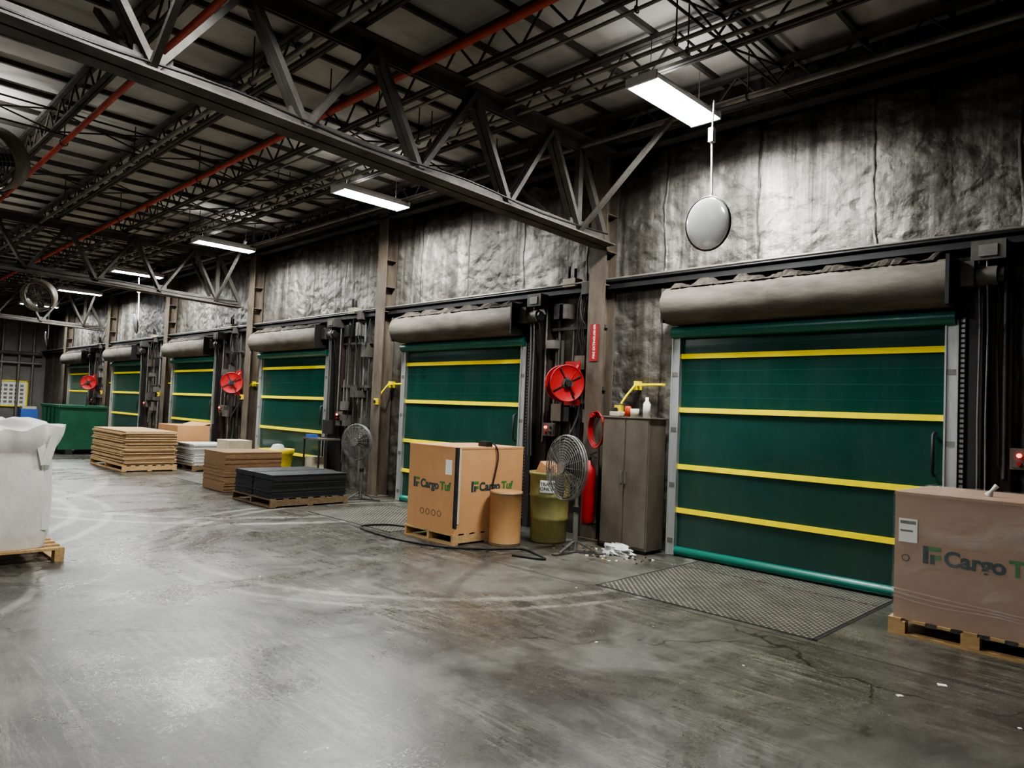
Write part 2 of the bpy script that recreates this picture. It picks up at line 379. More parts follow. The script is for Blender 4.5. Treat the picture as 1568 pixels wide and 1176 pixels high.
# ------------------------------------------------------------------ doors
def door(seed):
    rnd=random.Random(seed)
    m=MB(); h=1.375
    nx,nz=24,36; vs=[];fs=[]
    for j in range(nz+1):
        for i in range(nx+1):
            x=-h+2*h*i/nx; z=.06+2.56*j/nz
            y=.0+.004*math.sin(z*5+x*.7)+.004*math.sin(x*2+z*1.2)
            vs.append((x,y,z))
    for j in range(nz):
        for i in range(nx):
            a=j*(nx+1)+i; fs.append((a,a+1,a+nx+2,a+nx+1))
    m.add(vs,fs,'fabric',True)
    for z in(2.34,1.707,1.04,.53):
        m.bb(-h-.01,h+.01,-.022,-.008,z-.029,z+.029,'yellow')
    m.tube([(-h-.01,-.01,.055),(h+.01,-.01,.055)],.055,'greenbar',14)
    m.bb(-h,h,-.02,.01,.0,.03,'rubber')
    m.tube([(-h-.1,-.06,2.62),(h+.09,-.06,2.62)],.07,'greenbar',16)
    m.bb(-h-.02,h+.02,-.05,.02,2.60,2.75,'greenp')
    for sg in(-1,1):
        x=sg*(h+.055)
        m.bb(x-.05,x+.05,-.05,.09,0,2.60,'alu'); m.bb(x-.055,x-.04,-.065,-.05,0,2.60,'alu'); m.bb(x+.04,x+.055,-.065,-.05,0,2.60,'alu')
        for z in(.15,.8,1.45,2.1): m.bb(x-.055,x+.055,-.055,-.045,z,z+.05,'pipe')
        m.bb(x-.06,x+.06,-.08,.09,0,.015,'pipe')
    x=h+.135
    m.bb(x-.022,x+.022,-.03,.08,.05,2.62,'black')
    z=.1
    while z<2.6:
        m.bb(x-.016,x+.016,-.036,-.03,z,z+.026,'alu'); z+=.045
    m.tube([(h-.08,-.02,1.18),(h-.08,-.07,1.2),(h-.08,-.07,1.55),(h-.08,-.02,1.57)],.016,'black',8)
    m.bb(h+.17,h+.5,-.0,.09,0,3.0,'darkred'); m.bb(h+.2,h+.3,-.1,.0,.0,2.9,'black')
    prof=[(.08,2.72),(-.10,2.705),(-.24,2.72),(-.33,2.78),(-.37,2.87),(-.37,2.97),(-.33,3.06),(-.25,3.12),(-.12,3.15),(.08,3.16)]
    nx=28; vs=[]
    for i in range(nx+1):
        x=-h-.1+(2*h+.17)*i/nx
        sag=.004*math.sin(i*1.3)+rnd.uniform(-.003,.003)
        for (y,z) in prof: vs.append((x,y+sag*(1 if y<-.1 else 0),z-.5*sag))
    np=len(prof); fs=[(i*np+k,i*np+k+1,(i+1)*np+k+1,(i+1)*np+k) for i in range(nx) for k in range(np-1)]
    m.add(vs,fs,'hood',True)
    for x in(-h-.1,h+.07):
        m.add([(x,y,z) for y,z in prof],[tuple(range(np))],'hood')
    m.bb(h+.07,h+.1,-.38,.09,2.7,3.14,'black'); m.bb(-h-.13,-h-.1,-.3,.09,2.72,3.12,'dsteel')
    vs=[];fs=[];nx=90
    for i in range(nx+1):
        x=-h-.02+(2*h)*i/nx; e=rnd.uniform(.0,.04)+.03*math.sin(i*.4+seed)
        vs+=[(x,.06,3.16),(x,-.26-rnd.uniform(0,.04),3.115),(x,-.19,3.15+e),(x,.06,3.2+e)]
    for i in range(nx):
        for k in range(3): fs.append((i*4+k,i*4+k+1,i*4+k+5,i*4+k+4))
    m.add(vs,fs,'dust')
    X0=h+.12
    m.cyl((X0,-.16,2.95),(X0+.3,-.16,2.95),.085,'steel',18); m.cyl((X0+.3,-.16,2.95),(X0+.35,-.16,2.95),.065,'black',18)
    m.bb(X0-.0,X0+.14,-.26,-.06,2.86,3.08,'dsteel'); m.bb(X0+.1,X0+.36,-.2,.05,3.09,3.26,'steel'); m.bb(X0+.16,X0+.30,-.21,-.2,3.12,3.22,'pipe')
    m.tube([(X0+.3,-.15,2.86),(X0+.32,-.14,2.7),(X0+.28,-.06,2.4),(X0+.30,-.05,1.6),(X0+.3,-.05,1.3)],.012,'black',6)
    for k,xx in enumerate((X0+.16,X0+.22)):
        m.tube([(xx,-.18,3.1),(xx+.01,-.16,2.5),(xx,-.15,1.7),(xx,-.12,1.0)],.009,'pipe',6)
    m.tube([(X0+.33,-.02,3.2),(X0+.33,-.02,1.2)],.016,'pipe',8)
    return m.mesh('dock_door')
DC=[3.14+5.38*k for k in range(6)]
meshes=[door(3),door(5)]
for k,s in enumerate(DC): place(meshes[k%2],'door_%d'%(k+1),loc=(-s,0,0))
def leveler():
    m=MB()
    m.bb(-1.0,1.0,-1.95,-.1,.0,.006,'plate')
    for x in(-1.015,1.015): m.bb(x-.015,x+.015,-1.965,-.1,0,.003,'rubber')
    m.bb(-1.03,1.03,-1.97,-1.95,0,.003,'rubber')
    m.bb(-1.0,1.0,-.5,-.49,.006,.008,'rubber')
    for i in range(8): m.cyl((-1+.25*i+.09,-.495,.008),(-1+.25*i+.2,-.495,.008),.007,'dsteel',8)
    return m.mesh('dock_leveler')
lm=leveler()
for s in DC: place(lm,'dock_leveler',loc=(-s,0,0))

# ------------------------------------------------------------------ light fixtures
def fixture():
    m=MB(); L=.60; w=.14
    m.bb(-w-.01,w+.01,-L,L,.05,.075,'refl')
    for sg in(-1,1):
        m.add([(sg*w,-L,.06),(sg*w,L,.06),(sg*(w+.035),L,0),(sg*(w+.035),-L,0)],[(0,1,2,3)],'refl')
        m.add([(sg*(w+.002),-L,.075),(sg*(w+.002),L,.075),(sg*(w+.042),L,0),(sg*(w+.042),-L,0)],[(3,2,1,0)],'refl')
        m.bb(-w-.035,w+.035,sg*L-.012,sg*L+.012,-.01,.075,'refl')
    m.bb(-.06,.06,-L*.95,L*.95,.075,.13,'white')
    for k in range(4):
        x=-.105+.07*k; m.cyl((x,-L+.03,.02),(x,L-.03,.02),.0127,'tube',10)
    for sg in(-1,1): m.tube([(0,sg*.45,.13),(0,sg*.45,.5)],.004,'dsteel',5)
    return m.mesh('fluorescent_fixture')
fm=fixture()
ROW=[(3.9+5.4*k,1.3,270) for k in range(6)]+[(4.4,5.7,170),(11.5,6.55,170),(17.5,6.55,190),(23.8,6.55,190)]+[(s,13,200) for s in(1,12,24)]
for i,(s,d,e) in enumerate(ROW):
    o=place(fm,'fluorescent_fixture',loc=(-s,-d,4.78))
    l=bpy.data.lights.new('fixture_lamp','AREA'); l.shape='RECTANGLE'; l.size=.26; l.size_y=1.14
    l.energy=e; l.color=(.97,.99,.98); l.spread=math.radians(165)
    lo=bpy.data.objects.new('lamp',l); bpy.context.collection.objects.link(lo); lo.parent=o; lo.location=(0,0,.003)
    if i!=6 and (i<3 or i>6):
        l=bpy.data.lights.new('added_deck_fill','AREA'); l.shape='RECTANGLE'; l.size=.1; l.size_y=1.1; l.energy=190 if d>12 else (90 if d>5 else 9)  # upward fill lamp, added on top of the housing to brighten the roof deck
        lo=bpy.data.objects.new('deck_fill',l); bpy.context.collection.objects.link(lo); lo.parent=o; lo.location=(0,0,.14); lo.rotation_euler=(PI,0,0)
# ------------------------------------------------------------------ convex mirrors
def mirror():
    m=MB(); rt=norm2rot((-.12,-1,-.15)); c=Vector((0,0,0))
    m.lathe(c,[(max(.255*math.sin(a),.0005),.255*math.cos(a)*.16) for a in [PI/2*i/12 for i in range(13)]],'mirror',36,rt)
    m.lathe(c,[(.255,.01),(.266,.006),(.268,0),(.26,-.015),(.2,-.03),(.001,-.04)],'black',36,rt)
    m.tube([(0,.05,0),(0,.06,.3),(.0,.03,.9)],.012,'white',8)
    m.bb(-.025,.025,.0,.06,.82,.96,'white'); m.tube([(0,.03,.9),(.03,.0,1.22)],.01,'white',6)
    return m.mesh('convex_mirror')
mm=mirror()
for s in(3.55,20.3,29.9): place(mm,'convex_mirror',loc=(-s,-1.2,3.52))

# ------------------------------------------------------------------ wall services per bay
def services(seed):
    rnd=random.Random(seed); m=MB()
    for i in range(9):
        x=rnd.uniform(.0,.8)
        m.tube([(x,.03,rnd.uniform(.2,1.1)),(x,.03,rnd.uniform(2.6,3.25))],rnd.choice([.013,.02,.028]),rnd.choice(['pipe','dsteel','steel','colsteel']),8)
    for i in range(9):
        x=rnd.uniform(.0,.8); z=rnd.choice([1.2,1.5,1.75,2.2,2.5,2.9]); w=rnd.uniform(.04,.09)
        m.bb(x-w,x+w,-.09,.09,z,z+rnd.uniform(.1,.26),rnd.choice(['grayp','dsteel','pipe','steel','black']))
    for i in range(4):
        x=rnd.uniform(0,.75); pts=[(x+.05*math.sin(k*1.4+i),-.04-.02*math.sin(k),3.3-k*.3) for k in range(8)]
        m.tube(smooth(pts,3),.009,'black',6)
    x=rnd.uniform(.2,.6); m.tube(smooth([(x,-.05,3.3),(x+.05,-.12,2.9),(x+.3,-.12,2.7),(x+.35,-.06,3.2)],5),.01,'black',6)
    m.bb(-.05,.88,.0,.05,1.93,1.98,'dsteel'); m.bb(-.05,.88,.0,.05,2.75,2.79,'dsteel')
    m.bb(.2,.42,-.1,.05,3.33,3.44,'cream'); m.cyl((.25,-.03,3.44),(.25,-.03,3.62),.022,'black',8); m.cyl((.36,-.03,3.44),(.36,-.03,3.58),.022,'black',8)
    m.bb(.55,.7,-.12,.05,3.2,3.36,'dsteel')
    return m.mesh('wall_conduits')
for k in range(5):
    place(services(20+k),'wall_conduits',loc=(-(DC[k]+3.42),0,0))
m=MB()
for s in (.35,.62,.9): m.cyl(P(s,.0,.2),P(s,.0,3.2),.018,'pipe',8)
m.W(.35,.7,-.08,.14,2.6,2.95,'dsteel'); m.W(.1,.3,-.08,.1,1.9,2.4,'grayp')
m.tube(smooth([P(1.0,.12,3.2),P(1.02,.12,2.4),P(.95,.1,1.6),P(1.05,.1,.9)]),.012,'black',6)
m.tube(smooth([P(.8,.12,3.2),P(.85,.14,2.6),P(.75,.1,2.0),P(.8,.1,.6)]),.01,'black',6)
m.obj('wall_conduits')
def ctrl():
    m=MB(); m.bb(-.11,.11,-.08,.09,-.09,.09,'grayp'); m.bb(-.095,.095,-.09,-.08,-.075,.075,'steel')
    for x,z,c in((-.04,.03,'redled'),(.04,.03,'greenp'),(-.04,-.04,'red'),(.04,-.04,'black')): m.cyl((x,-.09,z),(x,-.115,z),.018,c,14)
    m.tube([(0,.0,.09),(0,.0,.7)],.014,'pipe',8)
    return m.mesh('door_control_box')
bm_=ctrl()
for s in DC: place(bm_,'door_control_box',loc=(-(s-1.99),-.0,1.38))
def arm():
    m=MB()
    m.tube([(0,.02,2.0),(.42,-.06,2.0)],.014,'yellow',10); m.bb(.0,.42,-.02,.0,1.99,2.02,'yellow')
    m.bb(-.02,.02,-.03,.09,1.94,2.05,'yellow'); m.tube([(.02,-.05,2.0),(-.06,-.12,1.86),(-.12,-.14,1.76)],.014,'yellow',10)
    m.bb(-.18,-.09,-.21,-.12,1.63,1.74,'dyellow',Matrix.Rotation(.3,3,'Z'))
    m.cyl((-.14,-.215,1.68),(-.14,-.225,1.68),.03,'black',16)
    return m.mesh('dock_light_arm')
am=arm()
for k in range(5): place(am,'dock_light_arm',loc=(-(DC[k]+(2.02 if k==0 else 1.88)),0,0))
def reel():
    m=MB(); q=norm2rot((.9,-.42,0)); c=Vector((0,-.34,2.0))
    for zz in(-.08,.08):
        m.lathe(c+q@Vector((0,0,zz)),[(.001,.006),(.1,.006),(.225,.0),(.235,.008),(.24,0),(.225,-.008),(.1,-.006),(.001,-.006)],'red',32,q)
        m.ring(c+q@Vector((0,0,zz)),q@Vector((0,0,1)),.235,.01,'red',36,8)
    for i in range(6): m.ring(c+q@Vector((0,0,-.062+.025*i)),q@Vector((0,0,1)),.185,.015,'rubber',32,8)
    m.cyl(c+q@Vector((0,0,-.13)),c+q@Vector((0,0,.14)),.045,'black',18)
    m.cyl(c+q@Vector((0,0,.09)),c+q@Vector((0,0,.1)),.075,'dsteel',18)
    for k in range(4):
        a=k*PI/2+.5; m.beam(c+q@Vector((0,0,.09)),c+q@Vector((.22*math.cos(a),.22*math.sin(a),.09)),.02,.012,'black')
    m.bb(-.12,.12,-.2,-.17,1.72,2.3,'red')
    for sg in(-1,1): m.beam(c+q@Vector((0,0,sg*.12)),(sg*.1,-.18,1.75),.04,.02,'red'); m.beam(c+q@Vector((0,0,sg*.12)),(sg*.1,-.18,2.26),.04,.02,'red')
    m.tube(smooth([c+q@Vector((.19,0,0)),c+q@Vector((.2,0,.02))+Vector((0,0,-.4)),Vector((.05,-.34,1.2)),Vector((0,-.3,.9))],4),.013,'rubber',8)
    return m.mesh('hose_reel')
rm=reel()
for s in(6.05,16.15,27.6): place(rm,'hose_reel',loc=(-s,0.0,0))
m=MB(); m.W(5.66,5.79,.165,.17,2.3,2.78,'red'); o=m.obj('fire_equipment_sign')
text('sign_text','FIRE EXTINGUISHER',P(5.705,.1725,2.33),(PI/2,-PI/2,0),.05,'paper',o,.0006)
m=MB(); c=P(5.64,.28,.24)
m.lathe(c,[(.001,.0),(.08,.0),(.085,.03),(.085,.62),(.07,.70),(.04,.74),(.03,.79),(.001,.8)],'red',24)
m.cyl(c+Vector((0,0,.78)),c+Vector((0,0,.84)),.025,'black',12); m.beam(c+Vector((0,0,.86)),c+Vector((.12,-.02,.9)),.03,.015,'black'); m.beam(c+Vector((0,0,.84)),c+Vector((.12,-.02,.83)),.03,.015,'black')
m.tube([c+Vector((0,0,.82)),c+Vector((-.08,-.04,.8)),c+Vector((-.11,-.05,.5)),c+Vector((-.10,-.06,.2))],.014,'black',8)
m.bb(c.x-.03,c.x+.03,c.y+.08,-.16,c.z+.1,c.z+.6,'dsteel'); m.bb(c.x-.05,c.x+.05,c.y-.05,-.16,c.z-.02,c.z,'dsteel')
m.obj('fire_extinguisher')
m=MB()
for k in range(4):
    cc=P(5.55,.23+.02*k,1.42); m.tube([cc+Vector(((.10+.006*k)*math.cos(a),0,(.2+.01*k)*math.sin(a))) for a in [2*PI*i/28 for i in range(28)]],.010,'red',8,True)
m.cyl(P(5.60,.16,1.60),P(5.60,.33,1.60),.03,'red',12)
m.obj('red_hose_coil')
# ------------------------------------------------------------------ cabinet
m=MB()
m.W(4.70,5.38,.02,.36,.04,1.58,'grayp'); m.W(4.68,5.40,.0,.38,1.58,1.6,'grayp'); m.W(4.72,5.36,.04,.34,0,.04,'black')
m.W(4.715,5.03,.36,.372,.07,1.56,'grayp'); m.W(5.045,5.365,.36,.372,.07,1.56,'grayp')
m.W(5.0,5.015,.372,.4,.8,.95,'pipe'); m.W(5.06,5.075,.372,.4,.8,.95,'pipe')
m.obj('metal_cabinet',.004)
m=MB()
m.lathe(P(4.86,.2,1.6),[(.001,0),(.045,0),(.045,.16),(.02,.2),(.02,.24),(.001,.24)],'white',20); m.obj('spray_bottle')
m=MB(); m.lathe(P(5.02,.22,1.6),[(.001,0),(.05,0),(.055,.1),(.05,.1),(.001,.09)],'cream',20); m.obj('plastic_cup')
m=MB(); m.lathe(P(5.13,.2,1.6),[(.001,0),(.04,0),(.04,.11),(.03,.13),(.001,.13)],'orange',18); m.obj('small_can')
m=MB(); m.W(5.2,5.34,.1,.3,1.6,1.66,'cream'); m.obj('parts_box',.01)
# ------------------------------------------------------------------ pedestal fans
def fan(Rr,hz,nrm):
    m=MB(); q=norm2rot(nrm); n=Vector(nrm).normalized(); c=n*.16+Vector((0,0,hz))
    m.cyl((0,0,.02),(0,0,.5*hz+.05),.03,'pipe',14); m.cyl((0,0,.5*hz),(0,0,hz-.04),.02,'pipe',14); m.cyl((0,0,.48*hz),(0,0,.54*hz),.038,'black',14)
    for k in range(3):
        a=2*PI*k/3+.5; e=Vector((math.cos(a),math.sin(a),0))
        m.beam(Vector((0,0,.14)),e*.26+Vector((0,0,.02)),.04,.012,'dsteel'); m.beam(e*.0+Vector((0,0,.012)),e*.36+Vector((0,0,.012)),.06,.018,'steel')
    m.cyl(c-n*.22,c-n*.03,.075,'dsteel',20); m.cyl(c-n*.24,c-n*.22,.05,'dsteel',20); m.beam((0,0,hz-.1),c-n*.14,.05,.05,'steel')
    for zz in(-.07,.07):
        for i in range(1,13):
            rr=Rr*i/12; off=zz*(1-.5*(i/12)**3)
            m.ring(c+n*off,n,rr,.0030 if i<12 else .006,'wire',40,5)
        for k in range(20):
            a=2*PI*k/20; e=q@Vector((math.cos(a),math.sin(a),0))
            m.tube([c+n*zz+e*.03,c+n*zz*.95+e*Rr*.5,c+n*zz*.5+e*Rr],.0030,'wire',5)
    m.ring(c,n,Rr,.012,'wire',40,8)
    m.cyl(c+n*.06,c+n*.08,.07,'pipe',20); m.cyl(c-n*.05,c+n*.05,.05,'black',16)
    for k in range(3):
        a0=2*PI*k/3; vs=[]
        for i in range(7):
            r=.05+(Rr-.08)*i/6
            for j in range(5):
                a=a0+(j/4-.5)*1.25*(.75+.25*math.sin(i/6*PI)); vs.append(c+q@Vector((r*math.cos(a+.1*i/6),r*math.sin(a+.1*i/6),(j/4-.5)*.07)))
        m.add(vs,[(i*5+j,i*5+j+1,(i+1)*5+j+1,(i+1)*5+j) for i in range(6) for j in range(4)],'dsteel',True)
    return m.mesh('pedestal_fan')
place(fan(.37,.98,(-.26,-.97,0.02)),'pedestal_fan',loc=P(5.3,.92,0))
place(fan(.30,.98,(.3,-.95,0.0)),'pedestal_fan',loc=P(10.38,.52,0))
# ------------------------------------------------------------------ pallets & loads
def pallet(m,x0,x1,y0,y1,mat='wood',h=.13):
    n=7; bw=.09
    for i in range(n):
        y=y0+(y1-y0-bw)*i/(n-1); m.bb(x0,x1,y,y+bw,h-.02,h,mat)
    for x in(x0,(x0+x1)/2-.02,x1-.04): m.bb(x,x+.04,y0+.005,y1-.005,.02,h-.02,mat)
    for y in(y0,(y0+y1)/2-.05,y1-bw): m.bb(x0,x1,y,y+bw,0,.02,mat)
def pallet2(m,x0,x1,y0,y1,mat='wood',h=.13):
    n=7; bw=.09
    for i in range(n):
        x=x0+(x1-x0-bw)*i/(n-1); m.bb(x,x+bw,y0,y1,h-.02,h,mat)
    for y in(y0,(y0+y1)/2-.04,y1-.08):
        for x in (x0,(x0+x1)/2-.06,x1-.12): m.bb(x,x+.12,y,y+.08,.02,h-.02,mat)
        m.bb(x0,x1,y,y+.08,0,.02,mat)
def logo(parent,px,pz,plane,sc):
    m=MB()
    for (a0,a1,z0,z1,mt) in((0,.035,0,.13,'textd'),(.035,.12,.10,.13,'textg'),(.05,.08,.0,.07,'textd'),(.08,.12,.04,.07,'textg')):
        a0*=sc;a1*=sc;z0*=sc;z1*=sc
        if plane=='f': m.bb(px[0]+a0,px[0]+a1,px[1]-.002,px[1]+.001,pz+z0,pz+z1,mt)
        else: m.bb(px[0]-.001,px[0]+.002,px[1]+a0,px[1]+a1,pz+z0,pz+z1,mt)
    return m.obj('logo',parent=parent)
def carton(x0,x1,y0,y1,z0,z1,mat):
    m=MB(); m.bb(x0,x1,y0,y1,z0,z1,mat)
    m.bb(x0-.004,x1+.004,y0-.004,y1+.004,z1-.02,z1+.004,mat)
    return m
X0,X1,Y0,Y1=-7.28,-6.36,-1.86,-.74
m=carton(X0,X1,Y0,Y1,.13,1.15,'cardbox'); pallet(m,X0-.02,X1+.0,Y0-.02,Y1)
m.bb(X1-.03,X1+.006,Y0-.007,Y0+.03,.2,1.15,'rubber'); m.bb(X1-.0,X1+.008,Y0+.03,Y0+.06,.25,1.14,'cream')
m.bb(X1-.2,X1-.08,Y0-.006,Y0-.003,.82,1.0,'paper')
m.bb(X0+.001,X1-.001,Y0+.55,Y0+.57,1.154,1.156,'cream')
m.tube(smooth([(X1-.3,-1.25,1.16),(X1-.15,-1.28,1.19),(X1+.0,-1.25,1.18),(X1+.03,-1.22,1.0),(X1+.03,-1.3,.6),(X1+.03,-1.2,.3)],4),.01,'black',8)
m.bb(X1-.2,X1-.05,-1.35,-1.25,1.155,1.22,'black')
bx=m.obj('cardboard_box',.003)
logo(bx,(X0+.11,Y0-.003),.62,'f',.95)
text('brand_text','Cargo',(X0+.25,Y0-.003,.63),(PI/2,0,0),.14,'textd',bx,.005); text('brand_text2','Tuf',(X0+.625,Y0-.003,.63),(PI/2,0,0),.14,'textg',bx,.005)
logo(bx,(X1+.003,Y0+.24),.62,'r',.95)
text('brand_text3','Cargo',(X1+.003,Y0+.37,.63),(PI/2,0,PI/2),.14,'textd',bx,.005); text('brand_text4','Tuf',(X1+.003,Y0+.745,.63),(PI/2,0,PI/2),.14,'textg',bx,.005)
m=MB()
for i in range(4): m.ring((X0+.3+.11*i,Y0-.003,.34),(0,1,0),.035,.003,'textd',16,4)
m.obj('handling_marks',parent=bx)
# right wrapped box
X0,X1,Y0,Y1=-1.80,-.76,-1.25,-.3
m=carton(X0,X1,Y0,Y1,.13,1.10,'cardpink'); pallet2(m,X0-.03,X1+.03,Y0-.02,Y1+.02)
m.bb(X0+.03,X0+.16,Y0-.006,Y0-.003,.72,.9,'paper'); m.bb(X0+.04,X0+.15,Y0-.0065,Y0-.006,.86,.885,'pipe'); m.bb(X0+.04,X0+.13,Y0-.0065,Y0-.006,.80,.815,'pipe')
m.ring((X0+.08,Y0-.003,.60),(0,1,0),.025,.003,'textd',16,4)
vs=[];fs=[];nx,nz=40,24
for j in range(nz+1):
    for i in range(nx+1):
        x=X0-.01+(X1-X0+.02)*i/nx; z=.1+1.02*j/nz
        vs.append((x,Y0-.012-.006*random.random()-.01*(1 if j in(5,6,7) else 0),z+.004*random.random()))
for j in range(nz):
    for i in range(nx): a=j*(nx+1)+i; fs.append((a,a+1,a+nx+2,a+nx+1))
m.add(vs,fs,'wrap',True)
vs=[];fs=[]
for j in range(13):
    for i in range(21): vs.append((X0+(X1-X0)*i/20,Y0+(Y1-Y0)*j/12,1.108+.012*random.random()))
for j in range(12):
    for i in range(20): a=j*21+i; fs.append((a,a+1,a+22,a+21))
m.add(vs,fs,'wrap',True)
for j in range(3):
    m.tube(smooth([(X0-.005,Y0-.02,.30+.03*j),(X0+.3,Y0-.022,.27+.035*j),(X0+.7,Y0-.02,.28+.02*j),(X1,Y0-.02,.24+.03*j)],6),.004,'wrap',6)
m.tube([(X0+.55,-.9,1.11),(X0+.57,-.9,1.15),(X0+.6,-.88,1.19)],[.03,.012,.02],'foam',8)
bx=m.obj('wrapped_cardboard_box')
logo(bx,(X0+.2,Y0-.003),.58,'f',1.0)
text('brand_text','Cargo',(X0+.34,Y0-.003,.585),(PI/2,0,0),.155,'textd',bx,.005); text('brand_text2','Tuf',(X0+.75,Y0-.003,.585),(PI/2,0,0),.155,'textg',bx,.005)
# drum
m=MB(); c=P(6.12,1.26,0)
m.lathe(c,[(.001,0),(.19,0),(.195,.02),(.19,.03),(.19,.60),(.198,.61),(.198,.64),(.185,.645),(.001,.64)],'drum',32); m.ring(c+Vector((0,0,.62)),(0,0,1),.195,.008,'pipe',32,6); m.ring(c+Vector((0,0,.03)),(0,0,1),.193,.006,'pipe',32,6)
m.obj('fibre_drum')
m=MB(); c=P(5.95,.66,0)
prof=[(.001,.0),(.215,.0),(.225,.03),(.232,.28),(.245,.3),(.235,.32),(.245,.56),(.258,.58),(.247,.6),(.255,.82),(.268,.84),(.268,.87),(.25,.87),(.24,.82),(.22,.1),(.001,.1)]
m.lathe(c,prof,'olive',36)
fq=Vector((.55,-.83,0)).normalized()
m.add([c+Vector((.2565*math.cos(a),.2565*math.sin(a),z)) for z in(.63,.78) for a in [math.atan2(fq.y,fq.x)-.35+.7*i/8 for i in range(9)]],[(i,i+1,i+10,i+9) for i in range(8)],'paper')
m.bb(c.x-.15,c.x+.02,c.y-.1,c.y+.12,.75,.97,'cardbox',Matrix.Rotation(.5,3,'Y')); m.bb(c.x-.02,c.x+.12,c.y-.05,c.y+.15,.78,.93,'cardbox',Matrix.Rotation(-.4,3,'Y'))
tb=m.obj('trash_barrel')
yaw=math.atan2(fq.y,fq.x)+PI/2
side=Vector((math.cos(yaw),math.sin(yaw),0))
text('label_text','TRASH\nONLY',c+fq*.272+Vector((0,0,.715))-side*.085,(PI/2,0,yaw),.058,'textd',tb,.001)
def crumple(name,c,r,h,mat,seed):
    rnd=random.Random(seed); m=MB(); vs=[];seg=18;lv=7
    for j in range(lv+1):
        t=j/lv
        for k in range(seg):
            a=2*PI*k/seg; rr=r*math.cos(t*PI/2)**.6*(1+rnd.uniform(-.3,.3))
            vs.append(Vector(c)+Vector((rr*math.cos(a)*1.4,rr*math.sin(a)*.7,h*math.sin(t*PI/2)*(1+rnd.uniform(-.25,.1))+.002)))
    m.add(vs,[(j*seg+k,j*seg+(k+1)%seg,(j+1)*seg+(k+1)%seg,(j+1)*seg+k) for j in range(lv) for k in range(seg)],mat)
    m.obj(name)
crumple('crumpled_plastic_wrap',P(4.95,.56,0),.14,.12,'foam',4)
m=MB()
rr=random.Random(11)
for i in range(90):
    s=rr.uniform(4.45,5.7);d=rr.uniform(.42,.95); w=rr.uniform(.008,.03)
    m.W(s,s+w,d,d+w*rr.uniform(.5,1.5),.0,rr.uniform(.004,.02),rr.choice(['paper','dust','drum','dust']),Matrix.Rotation(rr.uniform(0,3),3,'Z'))
m.obj('floor_litter')
m=MB()
for s,d,w in((1.2,2.2,.05),(1.33,2.62,.035),(.75,2.6,.02),(3.1,3.3,.02),(2.2,2.9,.015),(4.2,2.2,.015),(6.2,4.3,.02)): m.W(s,s+w,d,d+w*.8,0,.004,'paper',Matrix.Rotation(s*3,3,'Z'))
m.obj('paper_scraps')
m=MB(); m.tube(smooth([P(7.45,1.5,.013),P(7.9,1.7,.02),P(7.95,2.1,.02),P(7.3,2.2,.013),P(6.7,2.15,.013),P(6.2,1.95,.013),P(5.9,1.6,.013),P(5.75,1.35,.013),P(5.5,1.4,.013),P(5.2,1.55,.013),P(5.55,1.7,.013)]),.012,'rubber',8)
m.obj('air_hose')
def stack(name,s0,s1,d0,d1,z1,mat,layer,jit,pal=True,seed=1,split=0,palmat='wood'):
    rnd=random.Random(seed); m=MB()
    z=0
    if pal: pallet(m,-s1-.03,-s0+.03,-d1-.03,-d0+.03,palmat); z=.13
    n=max(1,int((z1-z)/layer))
    for i in range(n):
        a=rnd.uniform(-jit,jit);b=rnd.uniform(-jit,jit); r=Matrix.Rotation(rnd.uniform(-1,1)*jit*.4,3,'Z')
        if split:
            mid=(s0+s1)/2
            for (q0,q1) in((s0,mid-.02),(mid+.02,s1)): m.W(q0+rnd.uniform(-jit,jit),q1+rnd.uniform(-jit,jit),d0+b,d1+b,z,z+layer*.88,mat,r)
        else: m.W(s0+a,s1+a,d0+b,d1+b,z,z+layer*.88,mat,r)
        z+=layer
    return m.obj(name,loc=(0,0,.008))
stack('rubber_mat_stack',10.08,11.35,1.0,2.28,.50,'matblack',.018,.012,True,2,1,'dwood')
stack('brown_board_stack',12.2,13.1,1.05,2.1,.68,'brownsheet',.02,.008,False,3)
stack('white_foam_stack',15.9,16.95,.35,1.2,.6,'foam',.022,.02,True,4,0,'dwood')
stack('cardboard_sheet_stack',16.25,18.5,1.45,2.5,.86,'cardedge',.02,.035,True,5)
m=MB(); m.W(17.2,18.45,.35,1.1,.13,.95,'cardbox'); pallet(m,-18.5,-17.15,-1.15,-.3)
m.W(17.2,18.45,.3,.7,.95,.96,'cardbox',Matrix.Rotation(.3,3,'X')); m.obj('open_carton',.004,loc=(0,0,.008))
m=MB(); m.W(14.5,15.3,.4,1.1,0,.5,'cardedge'); m.W(14.6,15.2,.5,1.0,.5,.75,'cream'); m.obj('carton_pile',.004,loc=(0,0,.008))
m=MB(); c=P(13.35,.55,0)
m.lathe(c,[(.001,0),(.24,0),(.27,.3),(.3,.56),(.325,.58),(.325,.66),(.3,.66),(.29,.56),(.24,.1),(.001,.1)],'dyellow',32)
m.lathe(P(13.35,.55,.1),[(.001,0),(.15,0),(.17,.5),(.1,.64),(.001,.66)],'foam',12,sm=False); m.bb(-13.42,-13.25,-.86,-.845,.3,.45,'paper',Matrix.Rotation(.5,3,'Z')); m.obj('yellow_tub',loc=(0,0,.008))
m=MB()
m.W(11.7,12.3,.15,.6,.93,.96,'grayp')
for s in(11.73,12.27):
    for d in(.18,.57): m.cyl(P(s,d,0),P(s,d,.93),.018,'black',8)
m.W(11.75,12.25,.2,.55,.35,.37,'grayp'); m.W(12.0,12.25,.3,.55,.37,.6,'cream')
m.W(11.8,12.15,.25,.28,1.04,1.3,'black'); m.W(11.95,12.0,.24,.26,.96,1.1,'black'); m.W(11.85,12.1,.18,.35,.96,.975,'black'); m.W(12.05,12.25,.42,.56,.96,1.02,'blue')
